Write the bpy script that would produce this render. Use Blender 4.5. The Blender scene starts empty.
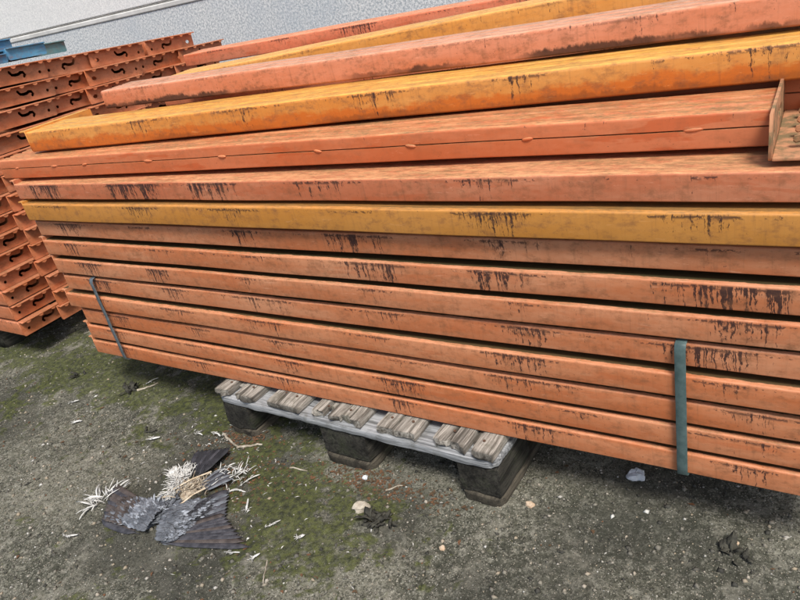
import bpy, bmesh, math, random
import numpy as np
from mathutils import Vector, Matrix, noise
R = math.radians
random.seed(7); rng = np.random.default_rng(11)
scene = bpy.context.scene
C = scene.collection

# ------------------------------------------------------------------ camera, sky, sun, exposure
cam = bpy.data.cameras.new('camera'); co = bpy.data.objects.new('camera', cam); C.objects.link(co)
cam.sensor_width = 36; cam.lens = 30.73; cam.clip_start = 0.02; cam.clip_end = 500
rx = Vector((0.8377388, 0.50831946, -0.19951198)); ux = Vector((-0.08231462, 0.47873451, 0.87409243)); fw = Vector((-0.53983146, 0.71583839, -0.4428966))
co.matrix_world = Matrix(((rx.x, ux.x, -fw.x, 0), (rx.y, ux.y, -fw.y, 0), (rx.z, ux.z, -fw.z, 1.0255), (0, 0, 0, 1)))
scene.camera = co
SUN_EL, SUN_AZ = 57, 134      # degrees; azimuth of the sun clockwise from +Y
w = bpy.data.worlds.new('World'); scene.world = w; w.use_nodes = True
nt = w.node_tree; sky = nt.nodes.new('ShaderNodeTexSky'); sky.sky_type = 'NISHITA'; sky.sun_disc = False
sky.sun_elevation = R(SUN_EL); sky.sun_rotation = R(SUN_AZ); sky.air_density = 1.0; sky.dust_density = 3.0; sky.ozone_density = 1.0
bg = nt.nodes['Background']; bg.inputs['Strength'].default_value = 0.095
nt.links.new(sky.outputs[0], bg.inputs[0])
sd = bpy.data.lights.new('sun', 'SUN'); sd.energy = 2.5; sd.angle = R(16); sd.color = (1.0, 0.95, 0.87)
so = bpy.data.objects.new('sun', sd); C.objects.link(so)
a, e = R(SUN_AZ), R(SUN_EL)
sv = Vector((math.sin(a) * math.cos(e), math.cos(a) * math.cos(e), math.sin(e)))
so.rotation_euler = (-sv).to_track_quat('-Z', 'Y').to_euler()
scene.view_settings.view_transform = 'Standard'; scene.view_settings.look = 'None'
scene.view_settings.gamma = 1; scene.view_settings.exposure = 0.72

# ------------------------------------------------------------------ node helpers
class NT:
    def __init__(s, name):
        s.m = bpy.data.materials.new(name); s.m.use_nodes = True; s.t = s.m.node_tree
        s.b = s.t.nodes['Principled BSDF']; s.l = s.t.links
    def n(s, typ, **kw):
        nd = s.t.nodes.new(typ)
        for k, v in kw.items(): setattr(nd, k, v)
        return nd
    def put(s, sock, v):
        if hasattr(v, 'links') or isinstance(v, bpy.types.NodeSocket): s.l.new(v, sock)
        else: sock.default_value = v
    def math(s, op, a, b=0.0, c=0.0, clamp=False):
        nd = s.n('ShaderNodeMath', operation=op, use_clamp=clamp)
        s.put(nd.inputs[0], a); s.put(nd.inputs[1], b); s.put(nd.inputs[2], c); return nd.outputs[0]
    def ramp(s, v, a, b, x=0.0, y=1.0):
        nd = s.n('ShaderNodeMapRange', interpolation_type='SMOOTHSTEP')
        s.put(nd.inputs[0], v); nd.inputs[1].default_value = a; nd.inputs[2].default_value = b
        nd.inputs[3].default_value = x; nd.inputs[4].default_value = y; return nd.outputs[0]
    def noise(s, vec, scale, detail=3.0, rough=0.55, w=None, col=False):
        nd = s.n('ShaderNodeTexNoise', noise_dimensions='4D')
        s.put(nd.inputs['Vector'], vec); nd.inputs['Scale'].default_value = scale; nd.inputs['Detail'].default_value = detail
        nd.inputs['Roughness'].default_value = rough
        if w is not None: s.put(nd.inputs['W'], w)
        return nd.outputs[1 if col else 0]
    def mul(s, vec, v3):
        nd = s.n('ShaderNodeVectorMath', operation='MULTIPLY'); s.put(nd.inputs[0], vec); nd.inputs[1].default_value = v3; return nd.outputs[0]
    def mix(s, f, a, b):
        nd = s.n('ShaderNodeMix', data_type='RGBA'); s.put(nd.inputs[0], f)
        for q, v in ((6, a), (7, b)):
            if isinstance(v, tuple): v = v + (1,) if len(v) == 3 else v
            s.put(nd.inputs[q], v)
        return nd.outputs[2]
    def obj(s): return s.n('ShaderNodeTexCoord').outputs['Object']
    def sep(s, v):
        nd = s.n('ShaderNodeSeparateXYZ'); s.put(nd.inputs[0], v); return nd.outputs
    def rand(s): return s.n('ShaderNodeObjectInfo').outputs['Random']
    def bump(s, h, strength=0.3, dist=0.002):
        nd = s.n('ShaderNodeBump'); nd.inputs['Strength'].default_value = strength; nd.inputs['Distance'].default_value = dist
        s.put(nd.inputs['Height'], h); s.l.new(nd.outputs[0], s.b.inputs['Normal'])
    def done(s, col, rough=0.6, metal=0.0, spec=0.4):
        s.put(s.b.inputs['Base Color'], col if not isinstance(col, tuple) else col + (1,))
        s.put(s.b.inputs['Roughness'], rough); s.b.inputs['Metallic'].default_value = metal
        s.b.inputs['Specular IOR Level'].default_value = spec
        return s.m

def paint(name, base, fade, H=0.047, streak=1.0, scallop=None, grime=0.0, moss=0.7, topfade=None, redpatch=0.5, dust=0.5):
    """sun-faded, stained enamel on a beam whose length is local x, front is y=0, top is z=H"""
    k = NT(name); P = k.obj(); x, y, z = k.sep(P)
    rnd = k.rand(); W = k.math('MULTIPLY', rnd, 37.0)
    # fade in long soft patches + fine chalkiness
    big = k.noise(k.mul(P, (2.2, 6, 14)), 1.0, 4, .6, W)
    fine = k.noise(k.mul(P, (60, 200, 140)), 1.0, 3, .6, W)
    f = k.math('ADD', k.ramp(big, .35, .68), k.math('MULTIPLY', k.math('SUBTRACT', fine, .5), .9), clamp=True)
    col = k.mix(f, base, fade)
    # patches of deeper colour with crisp edges
    pp = k.noise(k.mul(P, (5, 3, 30)), 1.0, 5, .55, k.math('ADD', W, 5.0))
    col = k.mix(k.math('MULTIPLY', k.ramp(pp, .58, .61), redpatch), col, tuple(c * q for c, q in zip(base, (.95, .72, .55))))
    if scallop:
        e_ = k.noise(k.mul(P, (9, 0, 0)), 1.0, 5, .7, W)
        s_ = k.math('ADD', z, k.math('MULTIPLY', k.math('SUBTRACT', e_, .5), -.06))
        s_ = k.math('ADD', s_, k.math('MULTIPLY', k.math('SUBTRACT', fine, .5), .02))
        col = k.mix(k.ramp(s_, .020, .033, .85, 0), col, scallop)
    vv = k.noise(k.mul(P, (14, 14, 5)), 1.0, 3, .6, k.math('ADD', W, 9.0))
    col = k.mix(k.ramp(vv, .5, .8, 0, .35), col, tuple(c * .62 for c in base))
    # thin vertical dirt film (rain runs)
    slant = k.math('ADD', x, k.math('MULTIPLY', z, .04))
    cx = k.n('ShaderNodeCombineXYZ'); k.put(cx.inputs[0], slant); SX = cx.outputs[0]
    film = k.noise(k.mul(P, (150, 0, 9)), 1.0, 4, .65, W)
    col = k.mix(k.ramp(film, .50, .75, 0, .30 if streak > .1 else .12), col, (.16, .075, .04))
    # drips: dark runs that start at the upper edge, in clusters
    d = k.math('SUBTRACT', H, z)                                     # depth below the upper edge
    wob = k.noise(k.mul(P, (70, 70, 70)), 1.0, 2, .5, W)
    sxx = k.n('ShaderNodeCombineXYZ'); k.put(sxx.inputs[0], k.math('ADD', slant, k.math('MULTIPLY', wob, .010)))
    n1 = k.noise(k.mul(sxx.outputs[0], (165, 0, 0)), 1.0, 4, .7, k.math('ADD', W, 2.0))
    n1 = k.math('ADD', k.math('MULTIPLY', k.math('SUBTRACT', n1, .5), 1.35), .47)
    jit = k.noise(k.mul(SX, (5, 0, 0)), 1.0, 2, .5, k.math('ADD', W, 14.0))
    ph = k.math('ADD', k.math('MULTIPLY', k.math('SUBTRACT', x, .15), 19.63), k.math('MULTIPLY', k.math('SUBTRACT', jit, .5), 5.0))
    cl = k.math('ADD', k.math('MULTIPLY', k.math('COSINE', ph), .13), k.math('MULTIPLY', k.noise(k.mul(SX, (4, 0, 0)), 1.0, 3, .6, k.math('ADD', W, 31.0)), .95))
    frag = k.noise(k.mul(P, (170, 50, 90)), 1.0, 4, .7, W)
    v = k.math('ADD', n1, k.math('MULTIPLY', k.ramp(cl, .43, .68), .26 * streak))
    v = k.math('SUBTRACT', v, k.math('MULTIPLY', d, 4.0))
    v = k.math('ADD', v, k.math('MULTIPLY', k.math('SUBTRACT', frag, .5), .80))
    thr = .655
    drip = k.ramp(v, thr - .01, thr + .10)
    onface = k.ramp(y, .004, .012, 1, 0)
    belowtop = k.ramp(d, .001, .0045)
    drip = k.math('MULTIPLY', k.math('MULTIPLY', drip, onface), belowtop)
    # ragged dark line of dirt just below the upper edge
    ln = k.noise(k.mul(P, (120, 0, 160)), 1.0, 3, .6, k.math('ADD', W, 3.0))
    ln = k.math('MULTIPLY', k.ramp(k.math('ADD', ln, k.math('MULTIPLY', k.ramp(cl, .38, .62), .20)), .61, .70), k.math('MULTIPLY', k.ramp(d, .003, .0055), k.ramp(d, .0065, .011, 1, 0)))
    drip = k.math('MAXIMUM', drip, k.math('MULTIPLY', k.math('MULTIPLY', ln, onface), .85 * min(1, streak)))
    dcol = k.mix(k.noise(P, 90.0, 2, .5), (.034, .013, .012), (.008, .007, .010))
    col = k.mix(k.math('MULTIPLY', drip, .93), col, dcol)
    mt = k.noise(k.mul(P, (38, 40, 60)), 1.0, 6, .72, k.math('ADD', W, 44.0))
    col = k.mix(k.ramp(mt, .46, .70, 0, .62 if streak > .1 else .3), col, (.20, .085, .040))
    sc_ = k.noise(k.mul(P, (24, 90, 140)), 1.0, 5, .75, k.math('ADD', W, 51.0))
    col = k.mix(k.ramp(sc_, .60, .66, 0, .35), col, tuple(min(1, c * 1.15 + .06) for c in fade))
    # specks
    sp = k.noise(P, 240.0, 2, .6, W)
    col = k.mix(k.ramp(sp, .69, .74, 0, .65), col, (.05, .022, .015))
    if grime:
        g = k.math('SUBTRACT', k.noise(k.mul(P, (45, 20, 22)), 1.0, 4, .7, W), k.math('MULTIPLY', z, 30.0))
        gl = k.noise(k.mul(P, (4.5, 0, 0)), 1.0, 3, .5, k.math('ADD', W, 6.0))
        g = k.math('ADD', g, k.math('MULTIPLY', gl, .62))
        col = k.mix(k.math('MULTIPLY', k.math('MULTIPLY', k.ramp(g, .40, .60), k.ramp(gl, .40, .58)), grime), col, (.020, .012, .012))
    # upper face: dust streaks, moss away from the lip, blackened to paint gap shade
    geo = k.n('ShaderNodeNewGeometry'); nz = k.sep(geo.outputs['Normal'])[2]; up = k.ramp(nz, .55, .9)
    tf = topfade or tuple(min(1, c * 1.1 + .03) for c in fade)
    ts = k.noise(k.mul(P, (22, 120, 60)), 1.0, 7, .8, W)
    col = k.mix(k.math('MULTIPLY', up, k.ramp(ts, .38, .62, .05, .8)), col, tf)
    td = k.noise(k.mul(P, (70, 190, 90)), 1.0, 6, .8, k.math('ADD', W, 21.0))
    tg = k.noise(k.mul(P, (5, 34, 10)), 1.0, 5, .7, k.math('ADD', W, 25.0)); td = k.math('ADD', k.math('MULTIPLY', td, .6), k.math('MULTIPLY', tg, .42))
    col = k.mix(k.math('MULTIPLY', k.math('MULTIPLY', up, dust), k.ramp(td, .48, .60)), col, (.19, .135, .06))
    ms = k.math('ADD', k.noise(k.mul(P, (26, 60, 40)), 1.0, 5, .75, W), k.ramp(y, .0045, .014, -.3, .30))
    col = k.mix(k.math('MULTIPLY', k.math('MULTIPLY', up, moss), k.ramp(ms, .45, .62)), col, (.034, .034, .014))
    k.bump(k.math('ADD', k.math('MULTIPLY', fine, .6), k.math('MULTIPLY', drip, .8)), .35, .0008)
    rough = k.math('ADD', .50, k.math('MULTIPLY', drip, .25))
    return k.done(col, rough, 0, .35)

OR = (.475, .145, .052); ORF = (.56, .238, .118)
M = {}
M['orange'] = paint('orange_paint', OR, ORF, moss=.9, H=.0425, redpatch=.3)
M['orange_dusty'] = paint('orange_paint_chalky', (.47, .155, .062), (.56, .255, .135), streak=1.12, moss=.95, H=.0425, redpatch=.25)
M['orange_clean'] = paint('orange_paint_clean', (.50, .150, .058), (.56, .215, .11), streak=.6, moss=.25, dust=.4, H=.056)
M['orange_top'] = paint('orange_paint_dusty', (.48, .15, .07), (.56, .235, .13), moss=.12, dust=.6, streak=1.25, topfade=(.78, .42, .20), redpatch=.4, H=.0425)
M['orange_welded'] = paint('orange_paint_welded', (.50, .125, .042), (.56, .18, .08), streak=0.0, moss=.18, dust=.8, topfade=(.72, .36, .16), H=.0515, redpatch=.6)
M['pink'] = paint('orange_paint_faded', (.58, .19, .090), (.66, .26, .15), streak=.5, moss=.2, grime=.85, H=.05, topfade=(.72, .42, .28), redpatch=.3)
M['yellow'] = paint('ochre_paint', (.48, .20, .036), (.52, .235, .055), streak=1.1, moss=.5, redpatch=0)
M['amber'] = paint('amber_paint', (.60, .22, .040), (.64, .29, .075), streak=.9, moss=.15, scallop=(.55, .13, .015), grime=.35, H=.055, topfade=(.85, .50, .10), dust=.35, redpatch=.1)
M['amber_pale'] = paint('amber_paint_pale', (.62, .26, .05), (.66, .32, .09), streak=.4, moss=.1, H=.05, topfade=(.80, .46, .12), redpatch=.15)
M['orange_back'] = paint('orange_paint_bright', (.58, .15, .07), (.64, .22, .12), streak=1.1, moss=.1, H=.047, topfade=(.72, .36, .2))
M['blue'] = paint('blue_paint', (.05, .19, .36), (.10, .30, .46), streak=.3, moss=.45, dust=.3, topfade=(.07, .17, .25), H=.04)
M['teal'] = paint('teal_paint', (.07, .17, .19), (.12, .24, .26), streak=.3, moss=.6, dust=.3, topfade=(.08, .13, .12), H=.04)

def simple(name, c1, c2, scale, rough=.8, bump=.3, bd=.002, detail=5, stretch=(1, 1, 1), spec=.3, metal=0, lo=.35, hi=.65):
    k = NT(name); P = k.mul(k.obj(), stretch); W = k.math('MULTIPLY', k.rand(), 19.0)
    n = k.noise(P, scale, detail, .65, W); col = k.mix(k.ramp(n, lo, hi), c1, c2); k.bump(n, bump, bd)
    return k.done(col, rough, metal, spec)

def wood(name, light, dark, green, gamt=.3):
    k = NT(name); P = k.obj(); W = k.math('MULTIPLY', k.rand(), 23.0)
    wv = k.noise(k.mul(P, (12, 5, 12)), 1.0, 2, .5, W)
    sx_ = k.n('ShaderNodeVectorMath', operation='ADD'); k.put(sx_.inputs[0], P); cc_ = k.n('ShaderNodeCombineXYZ'); k.put(cc_.inputs[0], k.math('MULTIPLY', wv, .03)); k.put(sx_.inputs[1], cc_.outputs[0]); Q = sx_.outputs[0]
    g = k.noise(k.mul(Q, (170, 8, 150)), 1.0, 6, .8, W)
    g2 = k.noise(k.mul(Q, (55, 3, 60)), 1.0, 4, .6, W)
    b = k.noise(P, 16.0, 5, .7, W)
    col = k.mix(k.ramp(g, .36, .64), dark, light)
    col = k.mix(k.ramp(g2, .50, .66, 0, .85), col, tuple(c * .45 for c in dark))
    col = k.mix(k.ramp(b, .5, .7, 0, gamt), col, green)
    eg = k.math('ADD', k.sep(P)[1], k.math('MULTIPLY', k.math('SUBTRACT', b, .5), .03))
    col = k.mix(k.ramp(eg, -.004, .012, .75, 0), col, tuple(c * .35 for c in dark))
    k.bump(k.math('ADD', g, g2), .8, .002)
    return k.done(col, .88, 0, .2)
def wood_x(name, light, dark, green, gamt):          # grain along local x
    k = NT(name); P = k.obj(); W = k.math('MULTIPLY', k.rand(), 23.0)
    g = k.noise(k.mul(P, (6, 170, 260)), 1.0, 5, .65, W); b = k.noise(P, 22.0, 5, .75, W)
    col = k.mix(k.ramp(g, .3, .68), dark, light)
    col = k.mix(k.ramp(b, .48, .7, 0, gamt), col, green)
    k.bump(k.math('ADD', g, b), .7, .0015)
    return k.done(col, .85, 0, .2)
M['deck'] = wood('weathered_deck_wood', (.44, .415, .37), (.10, .088, .072), (.07, .07, .04), .6)
M['stringer'] = wood_x('grey_stringer_wood', (.38, .395, .41), (.10, .105, .11), (.09, .09, .075), .6)
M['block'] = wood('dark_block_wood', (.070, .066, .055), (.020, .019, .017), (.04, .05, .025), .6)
M['skid'] = wood('brown_skid_wood', (.12, .105, .08), (.045, .04, .032), (.05, .055, .03), .5)
M['strap'] = simple('green_grey_strap', (.050, .085, .085), (.085, .13, .13), 60, .42, .2, .0004, spec=.5)
M['strap_blue'] = simple('steel_strap', (.12, .15, .17), (.20, .24, .27), 90, .4, .2, .0004, spec=.6, metal=.5)

# ------------------------------------------------------------------ object helpers
def link(name, me, mat, parent=None):
    o = bpy.data.objects.new(name, me); C.objects.link(o)
    if mat is not None and not me.materials: me.materials.append(mat)
    if parent is not None: o.parent = parent
    return o
def tag(o, label=None, cat=None, group=None, kind=None):
    if label: o['label'] = label
    if cat: o['category'] = cat
    if group: o['group'] = group
    if kind: o['kind'] = kind
    elif cat: o['kind'] = 'thing'
    return o
def empty(name, loc, rz=0, rx_=0, ry=0):
    o = bpy.data.objects.new(name, None); C.objects.link(o); o.location = loc; o.rotation_euler = (rx_, ry, rz); o.empty_display_size = .05; return o
def mesh(name, v, f, smooth=False):
    me = bpy.data.meshes.new(name); me.from_pydata([tuple(map(float, p)) for p in v], [], [tuple(map(int, q)) for q in f]); me.update()
    if smooth: me.shade_smooth()
    return me
def tomesh(bm, name='m', smooth=False):
    bmesh.ops.recalc_face_normals(bm, faces=bm.faces); me = bpy.data.meshes.new(name); bm.to_mesh(me); bm.free()
    if smooth: me.shade_smooth()
    return me
def box(bm, x0, x1, y0, y1, z0, z1, bev=0):
    r = bmesh.ops.create_cube(bm, size=1, matrix=Matrix.Translation(((x0+x1)/2, (y0+y1)/2, (z0+z1)/2)) @ Matrix.Diagonal((x1-x0, y1-y0, z1-z0, 1)))
    if bev:
        es = list({e for v in r['verts'] for e in v.link_edges}); bmesh.ops.bevel(bm, geom=es, offset=bev, segments=2, affect='EDGES', profile=.5)
    return r
def arc(cx, cy, r, a0, a1, n=4):
    return [(cx + r*math.cos(R(a0+(a1-a0)*i/n)), cy + r*math.sin(R(a0+(a1-a0)*i/n))) for i in range(n+1)]

def profile_mesh(L, depth, H, r=.005, seam=None, ridges=True, wave=.0006, seed=0, nseg=60, t=.0022):
    """hollow folded-steel box section: local x length, y depth (front y=0), z height"""
    pr = []
    if seam:
        pr += arc(r*.6, r*.6, r*.6, 270, 180, 3)
        pr += [(0, seam-.0012), (.0060, seam-.0010), (.0060, seam+.0010), (0, seam+.0012)]
    else: pr += arc(r*.7, r*.7, r*.7, 270, 180, 3)
    pr += arc(r, H-r, r, 180, 90, 5)
    if ridges:
        for yc in (depth*.30, depth*.62):
            pr += [(yc-.006, H), (yc-.003, H-.0025), (yc+.003, H-.0025), (yc+.006, H)]
    pr += arc(depth-r, H-r, r, 90, 0, 3) + arc(depth-r*.6, r*.6, r*.6, 0, -90, 3)
    n = len(pr); c = (depth/2, H/2)
    inner = [(min(max(y, t+.001), depth-t-.001), min(max(z, t), H-t-.0025)) for y, z in pr]
    rs = np.random.default_rng(seed); ph = rs.uniform(0, 6, 6); v = []; f = []
    for i in range(nseg+1):
        x = L*i/nseg
        dy = wave*(math.sin(x*3+ph[0])+.5*math.sin(x*11+ph[1])); dz = wave*(math.sin(x*4+ph[2])+.5*math.sin(x*13+ph[3]))
        for (y, z) in pr: v.append((x, y+dy, z+dz))
        for (y, z) in inner: v.append((x, y+dy, z+dz))
    for i in range(nseg):
        a, b = i*2*n, (i+1)*2*n
        for j in range(n):
            q = (j+1) % n
            f.append((a+j, a+q, b+q, b+j)); f.append((a+n+q, a+n+j, b+n+j, b+n+q))
    for a, s in ((0, 1), (nseg*2*n, -1)):
        for j in range(n):
            q = (j+1) % n; fc = (a+j, a+n+j, a+n+q, a+q); f.append(fc if s > 0 else fc[::-1])
    me = mesh('beam_profile', v, f, True)
    bm = bmesh.new(); bm.from_mesh(me); me2 = tomesh(bm, 'beam_profile', True)
    me2.set_sharp_from_angle(angle=R(35)); return me2

def stroke(path, w):
    P = [Vector(p) for p in path]; Lf = []; Rt = []
    for i, p in enumerate(P):
        d = (P[min(i+1, len(P)-1)] - P[max(i-1, 0)]).normalized(); n_ = Vector((-d.y, d.x)); Lf.append(p+n_*w/2); Rt.append(p-n_*w/2)
    d0 = (P[0]-P[1]).normalized()*w*.4; d1 = (P[-1]-P[-2]).normalized()*w*.4
    return [P[0]+d0] + Lf + [P[-1]+d1] + Rt[::-1]
def plate_with_holes(outer, holes, thick, name):
    cu = bpy.data.curves.new(name, 'CURVE'); cu.dimensions = '2D'; cu.fill_mode = 'BOTH'; cu.extrude = thick/2
    for lp in [outer]+holes:
        s = cu.splines.new('POLY'); s.points.add(len(lp)-1)
        for pt, q in zip(s.points, lp): pt.co = (q[0], q[1], 0, 1)
        s.use_cyclic_u = True
    o = bpy.data.objects.new(name, cu); C.objects.link(o)
    me = bpy.data.meshes.new_from_object(o.evaluated_get(bpy.context.evaluated_depsgraph_get()))
    bpy.data.objects.remove(o); bpy.data.curves.remove(cu)
    # curve plane (u,v,n) -> (n, u, v): u along y, v along z
    me.transform(Matrix(((0, 0, 1, 0), (1, 0, 0, 0), (0, 1, 0, 0), (0, 0, 0, 1))))
    return me
def circ(cx, cy, r, n=10, sx=1): return [(cx+r*sx*math.cos(6.2832*i/n), cy+r*math.sin(6.2832*i/n)) for i in range(n)]
def end_plate_mesh(L=.25, H=.056, mirror=False, out=1, flange=.022, tabs=True, top=True, name='end_plate', slots=2):
    """connector plate: web in the yz plane at x=0, flange jutting out (+x*out) along its top or bottom edge, hook tabs bent back from it"""
    S = [(-.031, .011), (-.024, .000), (-.014, -.002), (.000, -.001), (.008, .003), (.017, .002), (.021, -.006), (.016, -.012)]
    y0, hz = L-.118+.015, H*.50
    sl = [(y0+p[0], hz+p[1]) for p in S]
    holes = [stroke(sl, .0098), circ(L-.026, H*.38, .0055), circ(.030, H*.42, .007, sx=1.5)] if slots else []
    if slots == 1: holes = holes[:2]
    outer = [(0, .004), (.004, 0), (L-.004, 0), (L, .004), (L, H), (0, H)]
    if mirror:
        holes = [[(L-a_, b_) for a_, b_ in h] for h in holes]
    me = plate_with_holes(outer, holes, .004, name)
    bm = bmesh.new(); bm.from_mesh(me)
    zt = H if top else 0.0; sgn = -1 if top else 1
    if flange:
        xa, xb = sorted((out*.0021, out*flange))
        box(bm, xa, xb, .001, L-.001, min(zt, zt+sgn*.004), max(zt, zt+sgn*.004), .0012)
        if tabs:
            for i in range(5):
                yc = L*(.10+.20*i)
                pts = [(yc-.009, zt+sgn*.0042), (yc-.008, zt+sgn*.007), (yc-.003, zt+sgn*.0105), (yc+.003, zt+sgn*.0105), (yc+.008, zt+sgn*.007), (yc+.009, zt+sgn*.0042)]
                x1, x2 = out*(flange-.0045), out*(flange-.0005)
                va = [bm.verts.new((x1, p[0], p[1])) for p in pts]; vb = [bm.verts.new((x2, p[0], p[1])) for p in pts]
                bm.faces.new(va); bm.faces.new(vb[::-1])
                for j in range(6): bm.faces.new((va[j], va[(j+1) % 6], vb[(j+1) % 6], vb[j]))
    bm2 = tomesh(bm, name); return bm2

# ------------------------------------------------------------------ the yard floor
def vnoise(x, y, s, seed):
    r = np.random.default_rng(seed); N = 256; g = r.random((N, N))
    xs, ys = x*s+1000, y*s+1000; xi = np.floor(xs).astype(int); yi = np.floor(ys).astype(int); fx = xs-xi; fy = ys-yi
    fx = fx*fx*(3-2*fx); fy = fy*fy*(3-2*fy); a_ = g[xi % N, yi % N]; b_ = g[(xi+1) % N, yi % N]; c_ = g[xi % N, (yi+1) % N]; d_ = g[(xi+1) % N, (yi+1) % N]
    return (a_*(1-fx)+b_*fx)*(1-fy)+(c_*(1-fx)+d_*fx)*fy
def fbm(x, y, s, seed, o=5, p=.55):
    t = 0; A = 1; T = 0
    for i in range(o): t = t+A*vnoise(x, y, s*2**i, seed+i); T += A; A *= p
    return t/T
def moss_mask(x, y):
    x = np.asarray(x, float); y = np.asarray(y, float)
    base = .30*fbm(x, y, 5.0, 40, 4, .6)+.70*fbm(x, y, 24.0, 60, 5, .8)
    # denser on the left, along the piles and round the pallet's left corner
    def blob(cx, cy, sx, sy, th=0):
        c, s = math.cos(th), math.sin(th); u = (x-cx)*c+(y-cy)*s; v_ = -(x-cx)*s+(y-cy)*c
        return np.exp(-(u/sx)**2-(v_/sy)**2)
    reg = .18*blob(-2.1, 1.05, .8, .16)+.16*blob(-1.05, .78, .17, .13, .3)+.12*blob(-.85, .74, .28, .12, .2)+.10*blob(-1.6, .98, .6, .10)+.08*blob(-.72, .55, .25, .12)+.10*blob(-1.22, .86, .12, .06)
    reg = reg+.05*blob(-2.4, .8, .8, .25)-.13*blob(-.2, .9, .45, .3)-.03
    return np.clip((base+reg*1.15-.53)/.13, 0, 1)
def gz(x, y):
    return .0045*(fbm(x, y, 9, 3, 4)-.5)*2 + .0028*(fbm(x, y, 70, 9, 3)-.5)*2
def axis(lo, hi, step, far):
    a_ = np.arange(lo, hi+1e-6, step); o = []; d = step; v_ = hi
    while v_ < far: d *= 1.35; v_ += d; o.append(v_)
    o2 = []; d = step; v_ = lo
    while v_ > -far: d *= 1.35; v_ -= d; o2.append(v_)
    return np.array(o2[::-1]+list(a_)+o)
gx, gy = axis(-3.1, .5, .0065, 60), axis(.2, 1.5, .0065, 60)
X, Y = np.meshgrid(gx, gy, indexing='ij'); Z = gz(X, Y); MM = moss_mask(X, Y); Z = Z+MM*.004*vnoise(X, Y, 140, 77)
nx, ny = len(gx), len(gy)
V = np.stack([X, Y, Z], -1).reshape(-1, 3)
ii, jj = np.meshgrid(np.arange(nx-1), np.arange(ny-1), indexing='ij'); i0 = (ii*ny+jj).ravel()
F = np.stack([i0, i0+ny, i0+ny+1, i0+1], -1)
me = bpy.data.meshes.new('yard_floor'); me.vertices.add(len(V)); me.vertices.foreach_set('co', V.ravel().astype(np.float32))
me.loops.add(F.size); me.loops.foreach_set('vertex_index', F.ravel().astype(np.int32)); me.polygons.add(len(F))
me.polygons.foreach_set('loop_start', np.arange(0, F.size, 4, dtype=np.int32)); me.polygons.foreach_set('loop_total', np.full(len(F), 4, dtype=np.int32))
me.update(calc_edges=True); me.shade_smooth()
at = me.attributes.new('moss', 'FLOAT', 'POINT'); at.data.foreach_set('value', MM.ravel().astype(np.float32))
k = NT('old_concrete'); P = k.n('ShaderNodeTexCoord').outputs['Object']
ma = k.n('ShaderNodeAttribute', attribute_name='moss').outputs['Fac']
n1 = k.noise(P, 3.0, 6, .6); n2 = k.noise(P, 45.0, 6, .75); n3 = k.noise(P, 220.0, 4, .7)
col = k.mix(k.ramp(n1, .35, .65), (.058, .060, .044), (.175, .170, .130))
col = k.mix(k.ramp(n2, .46, .64), col, (.25, .245, .20))
n5 = k.noise(P, 110.0, 5, .8, 3.0); col = k.mix(k.ramp(n5, .50, .60, 0, .8), col, (.022, .024, .016))
col = k.mix(k.ramp(n3, .50, .60, 0, .75), col, (.022, .023, .017))
col = k.mix(k.ramp(k.noise(P, 180.0, 3, .7, 7.0), .58, .66, 0, .8), col, (.36, .35, .29))
vo = k.n('ShaderNodeTexVoronoi', feature='F1'); k.put(vo.inputs['Vector'], P); vo.inputs['Scale'].default_value = 210; vo.inputs['Randomness'].default_value = 1
vc = k.sep(vo.outputs['Color'])
agg = k.math('MULTIPLY', k.ramp(vo.outputs['Distance'], .22, .34, 1, 0), k.ramp(vc[0], .55, .6))
acol = k.mix(vc[1], (.24, .22, .17), (.44, .42, .36))
col = k.mix(k.math('MULTIPLY', agg, .8), col, acol)
pale = k.noise(P, 7.0, 9, .78, 4.0); col = k.mix(k.ramp(pale, .50, .68, 0, .75), col, (.33, .315, .26))
wet = k.noise(P, 1.7, 4, .6, 8.0); col = k.mix(k.ramp(wet, .44, .60, 0, .7), col, (.032, .033, .026))
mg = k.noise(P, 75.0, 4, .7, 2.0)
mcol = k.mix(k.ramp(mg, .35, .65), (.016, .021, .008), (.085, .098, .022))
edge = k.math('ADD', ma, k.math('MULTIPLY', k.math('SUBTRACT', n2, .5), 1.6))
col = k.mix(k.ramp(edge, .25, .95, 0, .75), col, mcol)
k.bump(k.math('ADD', k.math('MULTIPLY', n3, .7), k.math('ADD', k.math('MULTIPLY', n2, .8), k.math('MULTIPLY', agg, .5))), .9, .004)
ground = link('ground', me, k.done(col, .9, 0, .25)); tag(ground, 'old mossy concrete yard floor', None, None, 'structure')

def grd(x, y): return float(gz(np.array([x]), np.array([y]))[0])

# ------------------------------------------------------------------ the wall behind
wk = NT('pale_render'); P = wk.obj()
s1 = wk.noise(P, 85.0, 4, .85); s2 = wk.noise(P, 2.0, 5, .6); s3 = wk.noise(wk.mul(P, (9, 9, .7)), 1.0, 4, .6)
col = wk.mix(wk.ramp(s1, .40, .60), (.33, .37, .40), (.78, .79, .78))
col = wk.mix(wk.ramp(s2, .4, .65, 0, .35), col, (.40, .46, .52)); col = wk.mix(wk.ramp(s3, .55, .8, 0, .4), col, (.70, .70, .68))
wk.bump(s1, .6, .003); M['panel_low'] = wk.done(col, .85, 0, .3)
wk = NT('pale_render_upper'); P = wk.obj(); s1 = wk.noise(P, 140.0, 3, .8); s3 = wk.noise(wk.mul(P, (7, 7, .9)), 1.0, 4, .6)
col = wk.mix(wk.ramp(s1, .38, .62), (.60, .61, .61), (.84, .84, .82)); col = wk.mix(wk.ramp(s3, .55, .8, 0, .35), col, (.55, .58, .60))
wk.bump(s1, .5, .0025); M['panel_up'] = wk.done(col, .85, 0, .3)
M['joint'] = simple('joint_filler', (.20, .20, .19), (.30, .29, .27), 60)
M['band'] = simple('pale_band', (.52, .52, .50), (.66, .66, .64), 9, .8)
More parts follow.
